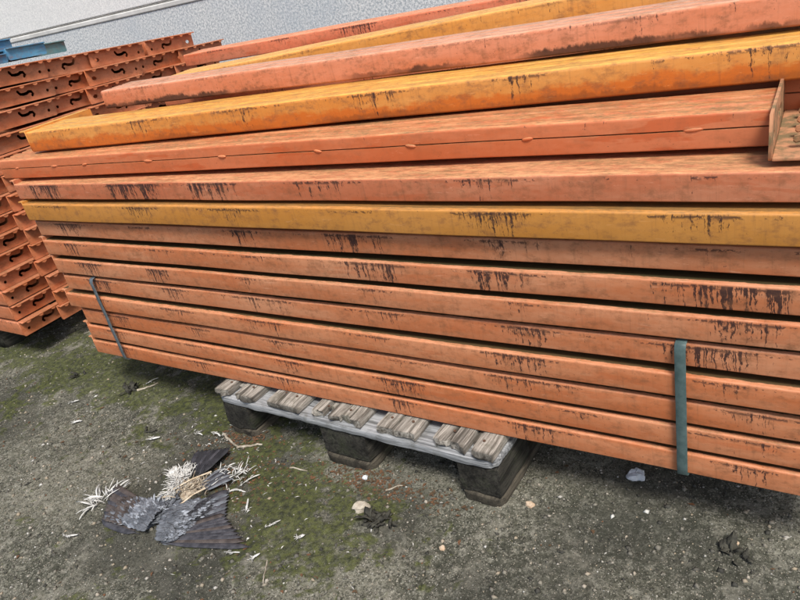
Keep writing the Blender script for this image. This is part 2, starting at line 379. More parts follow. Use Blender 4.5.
wall = empty('building_wall', (-5, 3.0, 0)); tag(wall, 'pale speckled wall of large panels behind the beam stacks', 'wall')
WS = -.0066   # the panel joint falls slightly to the right
def panel(x0, x1, za, zb, nm, mat, y=0.0, th=.12):
    bm = bmesh.new(); box(bm, x0, x1, y, y+th, za, zb, .006); return link(nm, tomesh(bm), M[mat], wall)
ZJ = 1.056
for xa, xb in ((-12, -1.2), (-1.194, 5.0), (5.006, 12)):
    panel(xa, xb, 0, ZJ-.034, 'lower_panel', 'panel_low')
    panel(xa, xb, ZJ+.006, 3.6, 'upper_panel', 'panel_up', .004)
    panel(xa, xb, ZJ-.0338, ZJ-.004, 'panel_cap', 'band', -.006, .125)
panel(-9, 12, ZJ-.0038, ZJ+.0058, 'joint', 'joint', .006, .06)

# ------------------------------------------------------------------ beams of the main stack
BL = 1.93
bodies = {}
def body(kind, **kw):
    if kind not in bodies: bodies[kind] = profile_mesh(**kw)
    return bodies[kind]
std = [profile_mesh(BL, .125, .0425, r=.0034, ridges=False, seed=s, wave=.0007) for s in range(3)]
plate_left = end_plate_mesh(.215, .0525, out=-1, flange=.020, name='end_plate')
plate_right = end_plate_mesh(.215, .0525, out=1, flange=.020, mirror=True, name='end_plate')
def std_beam(loc, mat, label, seed, rz=0, group='racking beams in the strapped stack', L=BL, me=None, plates=True, ry=0):
    t = empty('racking_beam', loc, rz, 0, ry); tag(t, label, 'racking beam', group)
    m = (me or std[seed % 3]).copy(); m.materials.clear()
    if mat == 'yellow': m.transform(Matrix.Diagonal((1, 1, 1.11, 1)))
    if mat == 'orange_top': m.transform(Matrix.Diagonal((1, 1, 1.0, 1)))
    link('beam_body', m, M[mat], t)
    if plates:
        for pm, x in ((plate_left, -.0022), (plate_right, L+.0022)):
            pmc = PLM.get((pm.name, mat))
            if pmc is None:
                pmc = pm.copy(); pmc.materials.clear(); pmc.materials.append(M[mat]); PLM[(pm.name, mat)] = pmc
            o = link('end_plate', pmc, None, t); o.location = (x, .003, 0)
    return t
PLM = {}
rows = [ # x of left end, y front, z, label
    (-1.888, .950, .1450, 'bottom orange beam of the strapped stack, lying directly on the grey pallet'),
    (-1.880, .950, .1990, 'second orange beam up from the pallet, crossed by both straps'),
    (-1.868, .950, .2540, 'third orange beam up from the pallet, crossed by both straps'),
    (-1.905, .944, .3085, 'fourth orange beam up from the pallet, left end poking out past its neighbours'),
    (-1.885, .952, .3650, 'fifth orange beam up from the pallet, the topmost one under the straps'),
    (-1.893, .947, .4190, 'orange beam lying loose directly on the strapped bundle, just above the strap tops'),
    (-1.905, .950, .4745, 'orange beam second above the strap tops, dark stains along its upper edge'),
    (-1.910, .957, .5310, 'orange beam with dark drips directly under the ochre yellow beam'),
    (-1.907, .941, .5840, 'flat ochre yellow beam in the front face of the stack, between two orange ones'),
    (-1.931, .956, .6400, 'orange beam with a wide pale dusty top directly above the flat ochre yellow beam')]
for i, (x, y, z, lb) in enumerate(rows):
    std_beam((x, y, z), 'yellow' if i == 8 else 'orange_top' if i == 9 else 'orange_dusty' if i in (4, 5, 6, 7) else 'orange', lb, i)
# second row of the stack, seen only as ends and slivers behind the first
for i, (x, y, z, lb) in enumerate(rows):
    std_beam((x-.012+random.uniform(-.012, .012), y+.232, z), 'orange', 'orange beam in the second row of the stack, hidden behind the front row', i+1, group='beams of the second row behind the front face')

# the welded beam with the long seam
def weld_beads(L, seam, xs):
    bm = bmesh.new()
    for x in xs:
        bmesh.ops.create_icosphere(bm, subdivisions=2, radius=1, matrix=Matrix.Translation((x, .0008, seam)) @ Matrix.Rotation(random.uniform(-.2, .2), 4, 'Y') @ Matrix.Diagonal((random.uniform(.010, .016), .0035, .0032, 1)))
    return tomesh(bm, 'weld', True)
dm = profile_mesh(1.900, .118, .0515, seam=.0285, ridges=True, seed=5, r=.0045)
D = empty('racking_beam', (-1.995, .975, .6935), math.atan2(.056, 1.9)); tag(D, 'long orange beam with a welded seam along its face and a hooked right end plate', 'racking beam')
b = link('beam_body', dm, M['orange_welded'], D)
for x in (.08, .25, .38, .62, .86, 1.12, 1.33, 1.55, 1.80):
    link('weld', weld_beads(1, .0285, [x]), M['orange_welded'], b)
# its mossy right end plate: web edge-on, flange lying flat with thick hooks
M['mossy_plate'] = simple('mossy_orange_plate', (.44, .21, .11), (.17, .12, .06), 42, .8, .5, .0015, lo=.40, hi=.62)
pw = end_plate_mesh(.238, .062, out=1, flange=0, name='hook_plate')
dp = link('end_plate', pw, M['mossy_plate'], D); dp.location = (1.9021, -.062, -.001); dp['label'] = 'mossy upright end plate of the welded beam'
bm = bmesh.new(); box(bm, .0022, .075, .001, .237, -.0006, .0045, .0015); fl = link('hook_flange', tomesh(bm), M['mossy_plate'], dp)
hb = bmesh.new()
pth = [(.072, .004), (.072, .012), (.062, .018), (.040, .019), (.026, .016)]
pts = stroke(pth, .009)
for s in (-.0042, .0042): hb.faces.new([hb.verts.new((p.x, s, p.y)) for p in pts])
hb.verts.ensure_lookup_table(); n_ = len(pts)
for j in range(n_): hb.faces.new((hb.verts[j], hb.verts[(j+1) % n_], hb.verts[n_+(j+1) % n_], hb.verts[n_+j]))
bmesh.ops.recalc_face_normals(hb, faces=hb.faces); bmesh.ops.bevel(hb, geom=[e_ for e_ in hb.edges if len(e_.link_faces) == 2 and e_.calc_face_angle() > 1], offset=.0018, segments=2, affect='EDGES')
hm = tomesh(hb, 'hook'); hm.materials.append(M['mossy_plate'])
for yy in (.04, .085, .13, .175, .215):
    o = link('hook', hm, None, dp); o.location = (0, yy, 0)
# behind it a twin at the same level whose seam shows right of the plate
D2m = profile_mesh(1.95, .118, .0515, seam=.0285, ridges=True, seed=6, r=.0045)
t = empty('racking_beam', (-1.94, 1.196, .6935), 0); tag(t, 'shaded orange beam with a seam, directly behind the hooked end plate at right', 'racking beam')
link('beam_body', D2m, M['orange_welded'], t)

def free_beam(A, B, z, h, depth, mat, label, L=1.93, seed=0, plate=None, zB=None, ridges=True, r=.006):
    A = Vector(A); B = Vector(B); rz = math.atan2(B.y-A.y, B.x-A.x); ry = 0 if zB is None else -math.atan2(zB-z, (B-A).length)
    t = empty('racking_beam', (A.x, A.y, z), rz, 0, ry); tag(t, label, 'racking beam')
    link('beam_body', profile_mesh(L, depth, h, r=r, seed=seed, ridges=ridges), M[mat], t)
    if plate:
        pm = end_plate_mesh(.225, h+.004, out=-1, flange=plate, name='end_plate', mirror=False)
        o = link('end_plate', pm, M[mat], t); o.location = (-.0022, .000, 0)
    pm = end_plate_mesh(.20, h+.002, out=1, flange=.02, name='end_plate'); o = link('end_plate', pm, M[mat], t); o.location = (L+.0022, 0, 0)
    return t
free_beam((-1.883, 1.023), (-.075, 1.157), .751, .054, .135, 'amber', 'amber yellow beam with a deeper orange lower half, lying across the welded beam', seed=11, plate=.026)
free_beam((-1.75, 1.198), (-.083, 1.232), .811, .048, .115, 'pink', 'faded pinkish beam with black grime along its lower edge, above the amber one', seed=12)
free_beam((-1.704, 1.40), (-.593, 1.57), .797, .050, .115, 'amber_pale', 'pale amber beam lying askew behind the faded pinkish beam', seed=13, zB=.818, L=1.9)
free_beam((-2.302, 2.0), (-1.305, 2.08), .797, .047, .125, 'orange_back', 'farthest orange beam at the back top of the stack, nearest the pale wall', seed=14)
# beams they rest on, in the rear of the stack
for (x, y, z) in ((-1.93, 1.345, .6935), (-1.90, 1.56, .6935), (-1.95, 1.86, .6935), (-2.0, 2.06, .6935), (-1.88, 1.50, .7455), (-1.9, 1.90, .7455), (-1.96, 2.09, .7455)):
    std_beam((x, y, z), 'orange_top', 'orange beam deep in the rear of the stack, covered by the loose beams on top', int(y*10), group='covered beams in the rear of the stack', plates=False)

# ------------------------------------------------------------------ straps
def strap(xc, ztop, wdt, mat, label):
    yf = .9385; path = [(yf+.14, ztop+.0012), (yf+.10, ztop+.0012), (yf+.02, ztop+.0005), (yf+.004, ztop-.002), (yf, ztop-.012)]
    for i in range(1, 9): path.append((yf+.0006*math.sin(i*2.1), ztop-.012+(0.150-ztop+.012)*i/9))
    path += [(yf+.0005, .1535), (yf+.003, .1485), (yf+.012, .1446), (yf+.10, .1436), (1.28, .1436), (1.318, .1436), (1.322, .150), (1.322, ztop-.01), (1.318, ztop+.0005), (yf+.14, ztop+.0005)]
    th = .0011; v = []; f = []
    for y_, z_ in path: v += [(-wdt/2, y_, z_), (wdt/2, y_, z_)]
    n = len(path)
    f = [(2*i, 2*i+1, 2*i+3, 2*i+2) for i in range(n-1)]
    m = mesh('strap', v, f, True); o = link('packing_strap', m, M[mat]); o.location = (xc, 0, 0)
    s = o.modifiers.new('t', 'SOLIDIFY'); s.thickness = th; s.offset = 0
    bv = o.modifiers.new('b', 'BEVEL'); bv.width = .0004
    return tag(o, label, 'strap')
strap(-.2012, .4135, .0170, 'strap', 'broad dark green strap pulled down the right part of the beam stack')
strap(-1.736, .4135, .0145, 'strap_blue', 'narrow looking grey strap near the left end of the beam stack')

# ------------------------------------------------------------------ pallet
pal = empty('wooden_pallet', (-1.3338, .9055, 0), -.0183); tag(pal, 'weathered grey wooden pallet with split deck boards under the beam stack', 'pallet')
def rough_box(x0, x1, y0, y1, z0, z1, nx=6, ny=8, nz=2, amp=.002, seed=0, round_=.006, mat='deck', name='p', parent=None, endjag=0.0, plan=0):
    bm = bmesh.new(); r = bmesh.ops.create_cube(bm, size=1, matrix=Matrix.Translation((.5, .5, .5)))
    me = None
    # subdivided box through a grid of cuts
    for ax, n in ((0, nx), (1, ny), (2, nz)):
        for i in range(1, n):
            p = [0, 0, 0]; p[ax] = i/n; q = [0, 0, 0]; q[ax] = 1
            bmesh.ops.bisect_plane(bm, geom=bm.verts[:]+bm.edges[:]+bm.faces[:], plane_co=p, plane_no=q)
    sx, sy, sz = x1-x0, y1-y0, z1-z0; hs = [sx/2, sy/2, sz/2]
    for v in bm.verts:
        p = Vector((v.co.x*sx-hs[0], v.co.y*sy-hs[1], v.co.z*sz-hs[2]))
        c = Vector([max(-h+round_, min(h-round_, q)) for h, q in zip(hs, p)]); d = p-c
        if d.length > round_: p = c+d.normalized()*round_
        w_ = Vector((x0+hs[0], y0+hs[1], z0+hs[2]))+p
        nn = noise.noise_vector(w_*38+Vector((seed*7.1, 0, 0)))*amp + noise.noise_vector(w_*9+Vector((seed*3.1, 0, 0)))*amp*1.5
        nn.y *= 2.0
        if plan:
            cx_ = max(-hs[0]+plan, min(hs[0]-plan, p.x)); cy_ = max(-hs[1]+plan, min(hs[1]-plan, p.y)); dx_, dy_ = p.x-cx_, p.y-cy_; dd = math.hypot(dx_, dy_)
            if dd > plan: w_.x += (dx_/dd*plan-dx_); w_.y += (dy_/dd*plan-dy_)
        if endjag and v.co.y < .02: nn.y += (noise.noise(Vector((w_.x*60, seed*3.3, w_.z*50)))+.2)*endjag
        v.co = w_+nn
    return link(name, tomesh(bm, name, True), M[mat], parent or pal)
def shave(o):
    o.data.set_sharp_from_angle(angle=R(38)); return o
shave(rough_box(0, .8, 0, .145, .100, .1215, 60, 12, 2, .0014, 3, .008, 'stringer', 'stringer_board', plan=.028))
for y in (.5275, 1.055): shave(rough_box(0, .8, y, y+.145, .100, .1215, 12, 3, 1, .001, 4, .004, 'stringer', 'stringer_board'))
for i, (x, wd) in enumerate(((0, .10), (.3275, .145), (.70, .10))):
    for j, y in enumerate((0.004, .5275, 1.051)):
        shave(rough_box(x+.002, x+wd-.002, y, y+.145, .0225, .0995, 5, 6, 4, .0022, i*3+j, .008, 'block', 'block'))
    shave(rough_box(x, x+wd, 0, 1.2, -.002, .0215, 10, 60, 2, .0012, i+20, .007, 'skid', 'bottom_board', plan=.028))
def splits(x0, x1, cuts):
    e_ = [x0]+[x0+(x1-x0)*c for c in cuts]+[x1]; return [(a_, b_) for a_, b_ in zip(e_[:-1], e_[1:])]
decks = [(0.000, .140, [.34, .52, .62], 'leftmost deck board, split into loose dark slivers', .016), (.183, .289, [], 'whole deck board with a knot', .004), (.324, .470, [.22, .36, .58, .78], 'deck board split lengthwise into pale strips', .012), (.512, .612, [.45], 'deck board with one long crack', .008), (.650, .797, [.30, .56, .66], 'deck board broken into grey splinters at its end', .014)]
for i, (a_, b_, cuts, lb, jag) in enumerate(decks):
    bo = empty('deck_board', (0, 0, 0)); bo.parent = pal; bo['label'] = lb
    for j, (p, q) in enumerate(splits(a_, b_, cuts)):
        gap = .0008 if len(cuts) else 0
        dy = random.uniform(-.006, .012) if cuts else -.004; dz = random.uniform(-.004, .001) if cuts else 0
        if (i, j) in ((0, 1), (2, 1), (4, 2)): dz -= .007; dy += .03
        shave(rough_box(p+gap, q-gap, .002+dy, 1.2, .1225, .1435+dz, 4, 60, 2, .0009, i*10+j, .0030 if cuts else .008, 'deck', 'plank_strip', bo, jag))
M['nail'] = simple('rusty_nail', (.06, .035, .025), (.12, .07, .045), 200, .7)
nb_ = bmesh.new()
for xx in (.03, .11, .215, .262, .36, .43, .54, .59, .69, .765):
    for yy in (.035, .105): bmesh.ops.create_cone(nb_, cap_ends=True, segments=10, radius1=.0032, radius2=.0028, depth=.002, matrix=Matrix.Translation((xx+random.uniform(-.005, .005), yy+random.uniform(-.01, .01), .1446)))
link('nail_head', tomesh(nb_, 'nails'), M['nail'], pal)['kind'] = 'stuff'
# ------------------------------------------------------------------ left pile: beam ends with slotted connector plates
bodyL = profile_mesh(1.9, .140, .050, ridges=False, seed=21, nseg=24, r=.004, wave=.0004); bodyL.materials.append(M['orange_clean'])
PB = end_plate_mesh(.25, .058, mirror=True, out=1, flange=.025, name='end_plate'); PB.materials.append(M['orange_clean'])
PA2 = end_plate_mesh(.25, .058, mirror=False, out=1, flange=.025, name='end_plate', slots=1); PA2.materials.append(M['orange_clean'])
PA = end_plate_mesh(.25, .058, mirror=False, out=1, flange=.025, name='end_plate'); PA.materials.append(M['orange_clean'])
zl = [.105, .164, .2245, .284, .343, .402, .462, .522, .582, .643, .706, .774, .840, .906]
ordn = ['bottom', 'second', 'third', 'fourth', 'fifth', 'sixth', 'seventh', 'eighth', 'ninth', 'tenth', 'eleventh', 'twelfth', 'thirteenth', 'top']
names6 = ['first', 'second', 'third', 'fourth', 'fifth', 'sixth']
for k_, z in enumerate(zl):
    if k_ == 13: cols = [('B', 1.03), ('A', 1.214), ('B', 1.464), ('A', 1.652), ('B', 1.918)]
    elif k_ == 12: cols = [('B', 1.03), ('A', 1.218), ('B', 1.468), ('A', 1.600), ('B', 1.852), ('A', 2.055)]
    elif k_ == 11: cols = [('B', 1.01), ('A', 1.192), ('B', 1.440), ('A', 1.575), ('B', 1.825), ('A', 2.02)]
    elif k_ >= 8: cols = [('B', 1.0), ('A', 1.155), ('B', 1.405), ('A', 1.55), ('B', 1.80), ('A', 1.99)]
    else: cols = [('B', 1.0), ('A', 1.122)]
    sl = -.055*max(0, (k_-9)/4)
    for c_, (ty, y) in enumerate(cols):
        x = -2.42 if ty == 'B' else (-2.36 if k_ < 8 else -2.393)
        jx = random.uniform(-.010, .010); jy = random.uniform(-.006, .006)
        t = empty('racking_beam', (x+jx, y+jy, z+sl*(y-1.25)+random.uniform(-.0015, .0015)), random.uniform(-.01, .01), sl)
        if k_ < 7: lb = f'orange beam end, left pile, {ordn[k_]} layer from the ground, ' + ('slotted leftmost column' if c_ == 0 else 'column touching strapped stack')
        elif k_ == 7: lb = 'orange beam end of the left pile hidden behind the strapped stack'
        elif k_ == 13: lb = f'slotted orange beam end in the top row of left pile, {names6[c_]} from left'
        elif k_ in (12, 11, 10): lb = f'slotted beam end, left pile, {"second" if k_ == 12 else "third" if k_ == 11 else "fourth"} row from top, {("seventh" if c_ > 5 else names6[c_])} from left'
        else: lb = 'orange beam end of the left pile hidden behind the strapped stack'
        tag(t, lb, 'racking beam', 'slotted beam ends of the left pile')
        bo = link('beam_body', bodyL, None, t); bo.location = (-1.9022, 0 if ty == 'B' else .11, .004)
        link('end_plate', PB if ty == 'B' else PA if k_ > 7 else PA2, None, t)
# what the pile rests on: a dark timber bearer
for x in (-2.75, -3.9):
    sb = rough_box(0, .09, 0, 1.5, -.003, .102, 3, 20, 3, .002, 31, .006, 'block', 'timber_bearer', pal); sb.parent = None; sb.location = (x, 1.02, 0)
    tag(sb, 'dark timber bearer under the left pile, ' + ('near its slotted ends' if x > -3 else 'far back under its outer end'), 'timber', 'timber bearers under the left pile')
# blue and teal beams on top of it
for (mat, x, y, z, Ly, h, lb) in (('blue', -2.45, 1.385, .973, .145, .040, 'bright blue beam end on top of the left pile, middle of the three'),
                                  ('blue', -2.47, 1.262, 1.012, .165, .036, 'blue beam end raised highest, at the left edge of the photo'),
                                  ('blue', -2.44, 1.235, .9755, .14, .030, 'blue beam end lying under the raised blue one at the left edge'),
                                  ('teal', -2.52, 1.530, .9615, .125, .040, 'dull teal beam end on top of the left pile, right of the blue ones')):
    t = empty('painted_beam', (x, y, z), 0, -.05); tag(t, lb, 'racking beam', 'blue beams on the left pile')
    m = profile_mesh(1.6, Ly-.01, h-.004, ridges=False, seed=3, nseg=16, r=.003); o = link('beam_body', m, M[mat], t); o.location = (-1.6022, .004, .002)
    o = link('end_plate', end_plate_mesh(Ly, h, out=1, flange=.012, tabs=False, slots=False, name='end_plate'), M[mat], t)

# ------------------------------------------------------------------ gravel, moss, litter
def scatter_mesh(name, pts, sizes, base_v, base_f, rot=True, squash=.6):
    n = len(pts); bv = np.array(base_v, float); bf = np.array(base_f, int); m = len(bv)
    ang = rng.uniform(0, 6.283, n); c, s = np.cos(ang), np.sin(ang)
    sc = sizes[:, None]*rng.uniform(.6, 1.3, (n, 3)); sc[:, 2] *= squash
    vv = bv[None]*sc[:, None, :]*rng.uniform(.75, 1.25, (n, m, 1))
    x = vv[..., 0]*c[:, None]-vv[..., 1]*s[:, None]; y = vv[..., 0]*s[:, None]+vv[..., 1]*c[:, None]
    out = np.stack([x+pts[:, None, 0], y+pts[:, None, 1], vv[..., 2]+pts[:, None, 2]], -1).reshape(-1, 3)
    ff = (bf[None]+(np.arange(n)*m)[:, None, None]).reshape(-1, bf.shape[1])
    me = bpy.data.meshes.new(name); me.vertices.add(len(out)); me.vertices.foreach_set('co', out.ravel().astype(np.float32))
    kf = bf.shape[1]; me.loops.add(ff.size); me.loops.foreach_set('vertex_index', ff.ravel().astype(np.int32)); me.polygons.add(len(ff))
    me.polygons.foreach_set('loop_start', np.arange(0, ff.size, kf, dtype=np.int32)); me.polygons.foreach_set('loop_total', np.full(len(ff), kf, dtype=np.int32))
    me.update(calc_edges=True); return me
def pts_in(n, x0=-3.0, x1=.45, y0=.22, y1=1.35, near=0):
    x = rng.uniform(x0, x1, n); y = rng.uniform(y0, y1, n); return x, y
oct_v = [(1, 0, 0), (-1, 0, 0), (0, 1, 0), (0, -1, 0), (0, 0, 1), (0, 0, -1)]
oct_f = [(0, 2, 4), (2, 1, 4), (1, 3, 4), (3, 0, 4), (2, 0, 5), (1, 2, 5), (3, 1, 5), (0, 3, 5)]
gm = NT('grit'); isl = gm.n('ShaderNodeNewGeometry').outputs['Random Per Island']
cr = gm.n('ShaderNodeValToRGB'); gm.l.new(isl, cr.inputs[0]); el = cr.color_ramp.elements
el[0].color = (.035, .035, .03, 1); el[0].position = 0; el[1].color = (.13, .125, .105, 1); el[1].position = .45
for p_, c_ in ((.72, (.21, .195, .16, 1)), (.86, (.30, .25, .18, 1)), (.975, (.36, .35, .32, 1)), (1.0, (.58, .58, .55, 1))):
    e_ = el.new(p_); e_.color = c_
M['grit'] = gm.done(cr.outputs[0], .85, 0, .25)
x, y = pts_in(60000); z = gz(x, y); s = .0009+rng.pareto(2.6, len(x))*.0012; s = np.clip(s, .0009, .006)
g = link('gravel', scatter_mesh('gravel', np.stack([x, y, z+s*.2], -1), s, oct_v, oct_f), M['grit']); tag(g, 'fine grit and crumbs of stone worn out of the concrete', 'gravel', None, 'stuff')
x, y = pts_in(450); s = rng.uniform(.003, .008, len(x)); s = s*s/.008; z = gz(x, y)-s*.15
g = link('pebbles', scatter_mesh('pebbles', np.stack([x, y, z], -1), s, oct_v, oct_f), M['grit']); tag(g, 'small loose pebbles dotted over the concrete', 'pebbles', None, 'stuff')
# moss: short upright blades in cushions
mm = NT('moss_green'); isl = mm.n('ShaderNodeNewGeometry').outputs['Random Per Island']; nn = mm.noise(mm.obj(), 14.0, 3, .6)
mcol = mm.mix(mm.ramp(nn, .4, .62), (.035, .045, .012), (.135, .175, .022)); mcol = mm.mix(mm.ramp(isl, .55, 1.0, 0, .6), mcol, (.24, .27, .05))
mcol = mm.mix(mm.ramp(isl, 0, .3, .7, 0), mcol, (.035, .030, .012))
M['moss'] = mm.done(mcol, .9, 0, .2)
x, y = pts_in(240000); mk = moss_mask(x, y)*vnoise(x, y, 60, 91); keep = rng.random(len(x)) < np.clip(mk*1.6-.22, 0, 1)
x, y = x[keep][:70000], y[keep][:70000]; z = gz(x, y); s = rng.uniform(.0010, .0028, len(x))
blade_v = [(-.35, 0, 0), (.35, 0, 0), (.5, .5, 1.1), (0, -.35, 0), (0, .35, 0), (-.6, .2, .9)]
ms = link('moss', scatter_mesh('moss', np.stack([x, y, z], -1), s, blade_v, [(0, 1, 2), (3, 4, 5)], squash=1.0), M['moss']); tag(ms, 'low cushions of green and yellow moss on the concrete', 'moss', None, 'stuff')
# brown and rusty leaf crumbs by the pallet feet
lm_ = NT('leaf_crumbs'); isl = lm_.n('ShaderNodeNewGeometry').outputs['Random Per Island']
M['crumb'] = lm_.done(lm_.mix(isl, (.15, .075, .04), (.07, .05, .03)), .9, 0, .2)
cl = [(-1.27, .90, .05, .02, 260), (-.83, .87, .09, .022, 420), (-1.13, .83, .12, .03, 200), (-1.17, .745, .05, .035, 160), (-.95, .60, .2, .1, 60), (-1.95, .62, .4, .15, 120), (-.3, .8, .4, .15, 60)]
x = np.concatenate([rng.normal(a_, sx, n) for a_, b_, sx, sy, n in cl]); y = np.concatenate([rng.normal(b_, sy, n) for a_, b_, sx, sy, n in cl])
s = rng.uniform(.0015, .006, len(x)); z = gz(x, y)+.002
fl_v = [(-1, -.5, 0), (.2, -.7, .25), (1.1, .1, 0), (.1, .6, .2)]
lf = link('leaf_litter', scatter_mesh('leaf', np.stack([x, y, z], -1), s, fl_v, [(0, 1, 2, 3)], squash=1.2), M['crumb']); tag(lf, 'rusty brown leaf crumbs scattered by the pallet feet', 'leaf litter', None, 'stuff')

# ------------------------------------------------------------------ feathers
def feather_geo(L, W_, curve=.15, camber=.15, lift=.1, n=9, split=0.0, seed=0, tip=.75):
    """blade from the quill (0,0,0) along +x, 5 verts across"""
    r = random.Random(seed); v = []; f = []
    for i in range(n+1):
        t = i/n; x = L*t; wq = W_*.5*(min(1, max(0, (t-.10)*5)))**.7*(1-max(0, (t-tip)/(1-tip))**2.2)**.5 if t < 1 else 0
        wq = max(wq, W_*.035); cy = curve*L*t*t; zc = lift*L*math.sin(t*2.6)*.5
        for s_ in (-1, -.5, 0, .5, 1):
            jag = (r.random()-.5)*split*W_*abs(s_)
            v.append((x-abs(s_)*W_*.18+jag, cy+s_*wq*(1.25 if s_ > 0 else .75)+jag*.3, zc-abs(s_)**1.5*camber*wq+(.0006 if s_ == 0 else 0)))
        if i:
            b_ = (i-1)*5; c_ = i*5
            for j in range(4): f.append((b_+j, b_+j+1, c_+j+1, c_+j))
    return v, f
def place(v, loc, ang, pitch=0, roll=0):
    Mx = Matrix.Translation(loc) @ Matrix.Rotation(ang, 4, 'Z') @ Matrix.Rotation(-pitch, 4, 'Y') @ Matrix.Rotation(roll, 4, 'X')
    return [Mx @ Vector(p) for p in v]
def feather_mat(name, c1, c2, edge=None, bars=None):
    k = NT(name); P = k.obj(); W = k.math('MULTIPLY', k.rand(), 31.0)
    x, y, z = k.sep(P)
    barb = k.noise(k.mul(P, (350, 500, 300)), 1.0, 2, .6, W); b = k.noise(P, 50.0, 4, .6, W)
    col = k.mix(k.ramp(b, .35, .65), c1, c2); col = k.mix(k.ramp(barb, .5, .7, 0, .35), col, tuple(q*.45 for q in c1))
    k.bump(barb, .5, .0006); return k.done(col, .6, 0, .3)
M['f_white'] = feather_mat('white_feather', (.36, .36, .34), (.66, .66, .63))
M['f_down'] = feather_mat('grey_down', (.34, .34, .32), (.60, .59, .56))
M['f_grey'] = feather_mat('blue_grey_feather', (.070, .078, .090), (.150, .163, .183))
M['f_pale'] = feather_mat('pale_grey_feather', (.17, .19, .22), (.32, .345, .38))
M['f_dark'] = feather_mat('dark_feather', (.028, .029, .035), (.070, .070, .080))
M['f_brown'] = feather_mat('brown_feather', (.045, .037, .034), (.095, .080, .073))
M['straw'] = simple('straw_tissue', (.50, .44, .34), (.22, .17, .12), 120, .8)
M['f_black'] = feather_mat('black_feather', (.018, .019, .022), (.035, .036, .042))
M['bone'] = simple('bone', (.60, .52, .40), (.42, .33, .22), 80, .7)
def solid(me):
    return me
PX, PY = -1.24, .64
pg = empty('dead_pigeon', (PX, PY, 0)); tag(pg, 'dead grey pigeon lying flat on the concrete with its wings spread and breast picked open', 'dead bird')
def fth(parent, mat, start, end, W_, z0, lift=.1, curve=0, name='feather', roll=0, seed=0, split=.1, thick=.0007, camber=.15):
    s_ = Vector((start[0], start[1])); e_ = Vector((end[0], end[1])); d = e_-s_; L = d.length
    v, f = feather_geo(L, W_, curve, camber, lift, seed=seed, split=split)
    m = mesh('feather', v, f, True); o = link(name, m, M[mat], parent)
    o.location = (s_.x, s_.y, z0) if parent is None else (s_.x-parent_off(parent)[0], s_.y-parent_off(parent)[1], z0)
    o.rotation_euler = (roll, 0, math.atan2(d.y, d.x)-curve*.8)
    md = o.modifiers.new('t', 'SOLIDIFY'); md.thickness = thick; md.offset = 0
    return o
def parent_off(p):
    x = y = 0
    while p is not None: x += p.location.x; y += p.location.y; p = p.parent
    return x, y
def coverts(parent, mats, region, n, dirf, size, zf, seed):
    """many short overlapping feathers joined into one mesh per colour"""
    r = random.Random(seed); acc = {m: ([], []) for m in mats}
    ox, oy = parent_off(parent); done = 0; tries = 0; items = []
    while done < n and tries < n*30:
        tries += 1; u, v_ = r.random(), r.random(); p = region(u, v_)
        if p is None: continue
        done += 1; items.append((p, u, v_))
    for p, u, v_ in items:
        mname = dirf(p, u, v_, r)[1]; ang = dirf(p, u, v_, r)[0]
        fv, ff = feather_geo(size*r.uniform(.8, 1.25), size*.42*r.uniform(.8, 1.2), r.uniform(-.1, .1), .25, .12, n=5, seed=r.randint(0, 999), split=.15, tip=.55)
        pv = place(fv, (p[0]-ox, p[1]-oy, zf(u, v_)+r.uniform(0, .0022)), ang+r.uniform(-.14, .14), r.uniform(-.02, .12), r.uniform(-.25, .25))
        V_, F_ = acc[mname]; b_ = len(V_); V_ += pv; F_ += [tuple(q+b_ for q in fc) for fc in ff]
    for mname, (V_, F_) in acc.items():
        if V_:
            o = link('covert_feathers', mesh('coverts', V_, F_, True), M[mname], parent); o['kind'] = 'stuff'
            md = o.modifiers.new('t', 'SOLIDIFY'); md.thickness = .0006
def lerp(a_, b_, t): return (a_[0]+(b_[0]-a_[0])*t, a_[1]+(b_[1]-a_[1])*t)
def mound(parent, mat, pts, name, seed=0, amp=.004):
    """soft lumpy body from a skin of spheres (x, y, z, r) joined as one remeshed surface"""
    ox, oy = parent_off(parent); mb = bmesh.new()
    for (x, y, z, rx_, ry_, rz_, a_) in pts:
        bmesh.ops.create_icosphere(mb, subdivisions=3, radius=1, matrix=Matrix.Translation((x-ox, y-oy, z)) @ Matrix.Rotation(a_, 4, 'Z') @ Matrix.Diagonal((rx_, ry_, rz_, 1)))
    o = link(name, tomesh(mb), M[mat], parent)
    rm = o.modifiers.new('r', 'REMESH'); rm.mode = 'VOXEL'; rm.voxel_size = .0022; rm.use_smooth_shade = True
    return o
# right (near) wing: wrist at lower left, long primaries sweeping right
w2 = empty('wing', (0, 0, 0)); w2.parent = pg; w2['label'] = 'wing on the right, opened with long dark primaries and barred grey coverts'
wr = (-1.228, .556)
mound(w2, 'f_grey', [(-1.188, .597, .002, .044, .030, .012, .5), (-1.192, .565, .002, .020, .016, .010, .4), (-1.21, .640, .002, .044, .028, .012, .9)], 'wing_arm')
for i in range(10):
    t = i/9; st = lerp((-1.205, .546), (-1.170, .600), t); en = lerp((-.985, .612), (-1.105, .662), t**.8)
    fth(w2, 'f_brown' if i % 4 == 1 else 'f_dark', st, en, .0165, .0055+.0008*i, .03, .05-.02*t, 'flight_feather', 0.04, i)
for i in range(8):
    t = i/7; st = lerp((-1.165, .605), (-1.195, .665), t); en = lerp((-1.105, .668), (-1.150, .722), t)
    fth(w2, 'f_dark' if i % 2 else 'f_grey', st, en, .019, .009+.0008*i, .05, .04, 'flight_feather', .1, 20+i)
def reg2(u, v_):
    a_ = (-1.206-.05*v_-.014*math.sin(3.14*v_), .541+.10*v_); b_ = lerp((-1.178, .556), (-1.150, .700), v_**.8); return lerp(a_, b_, u)
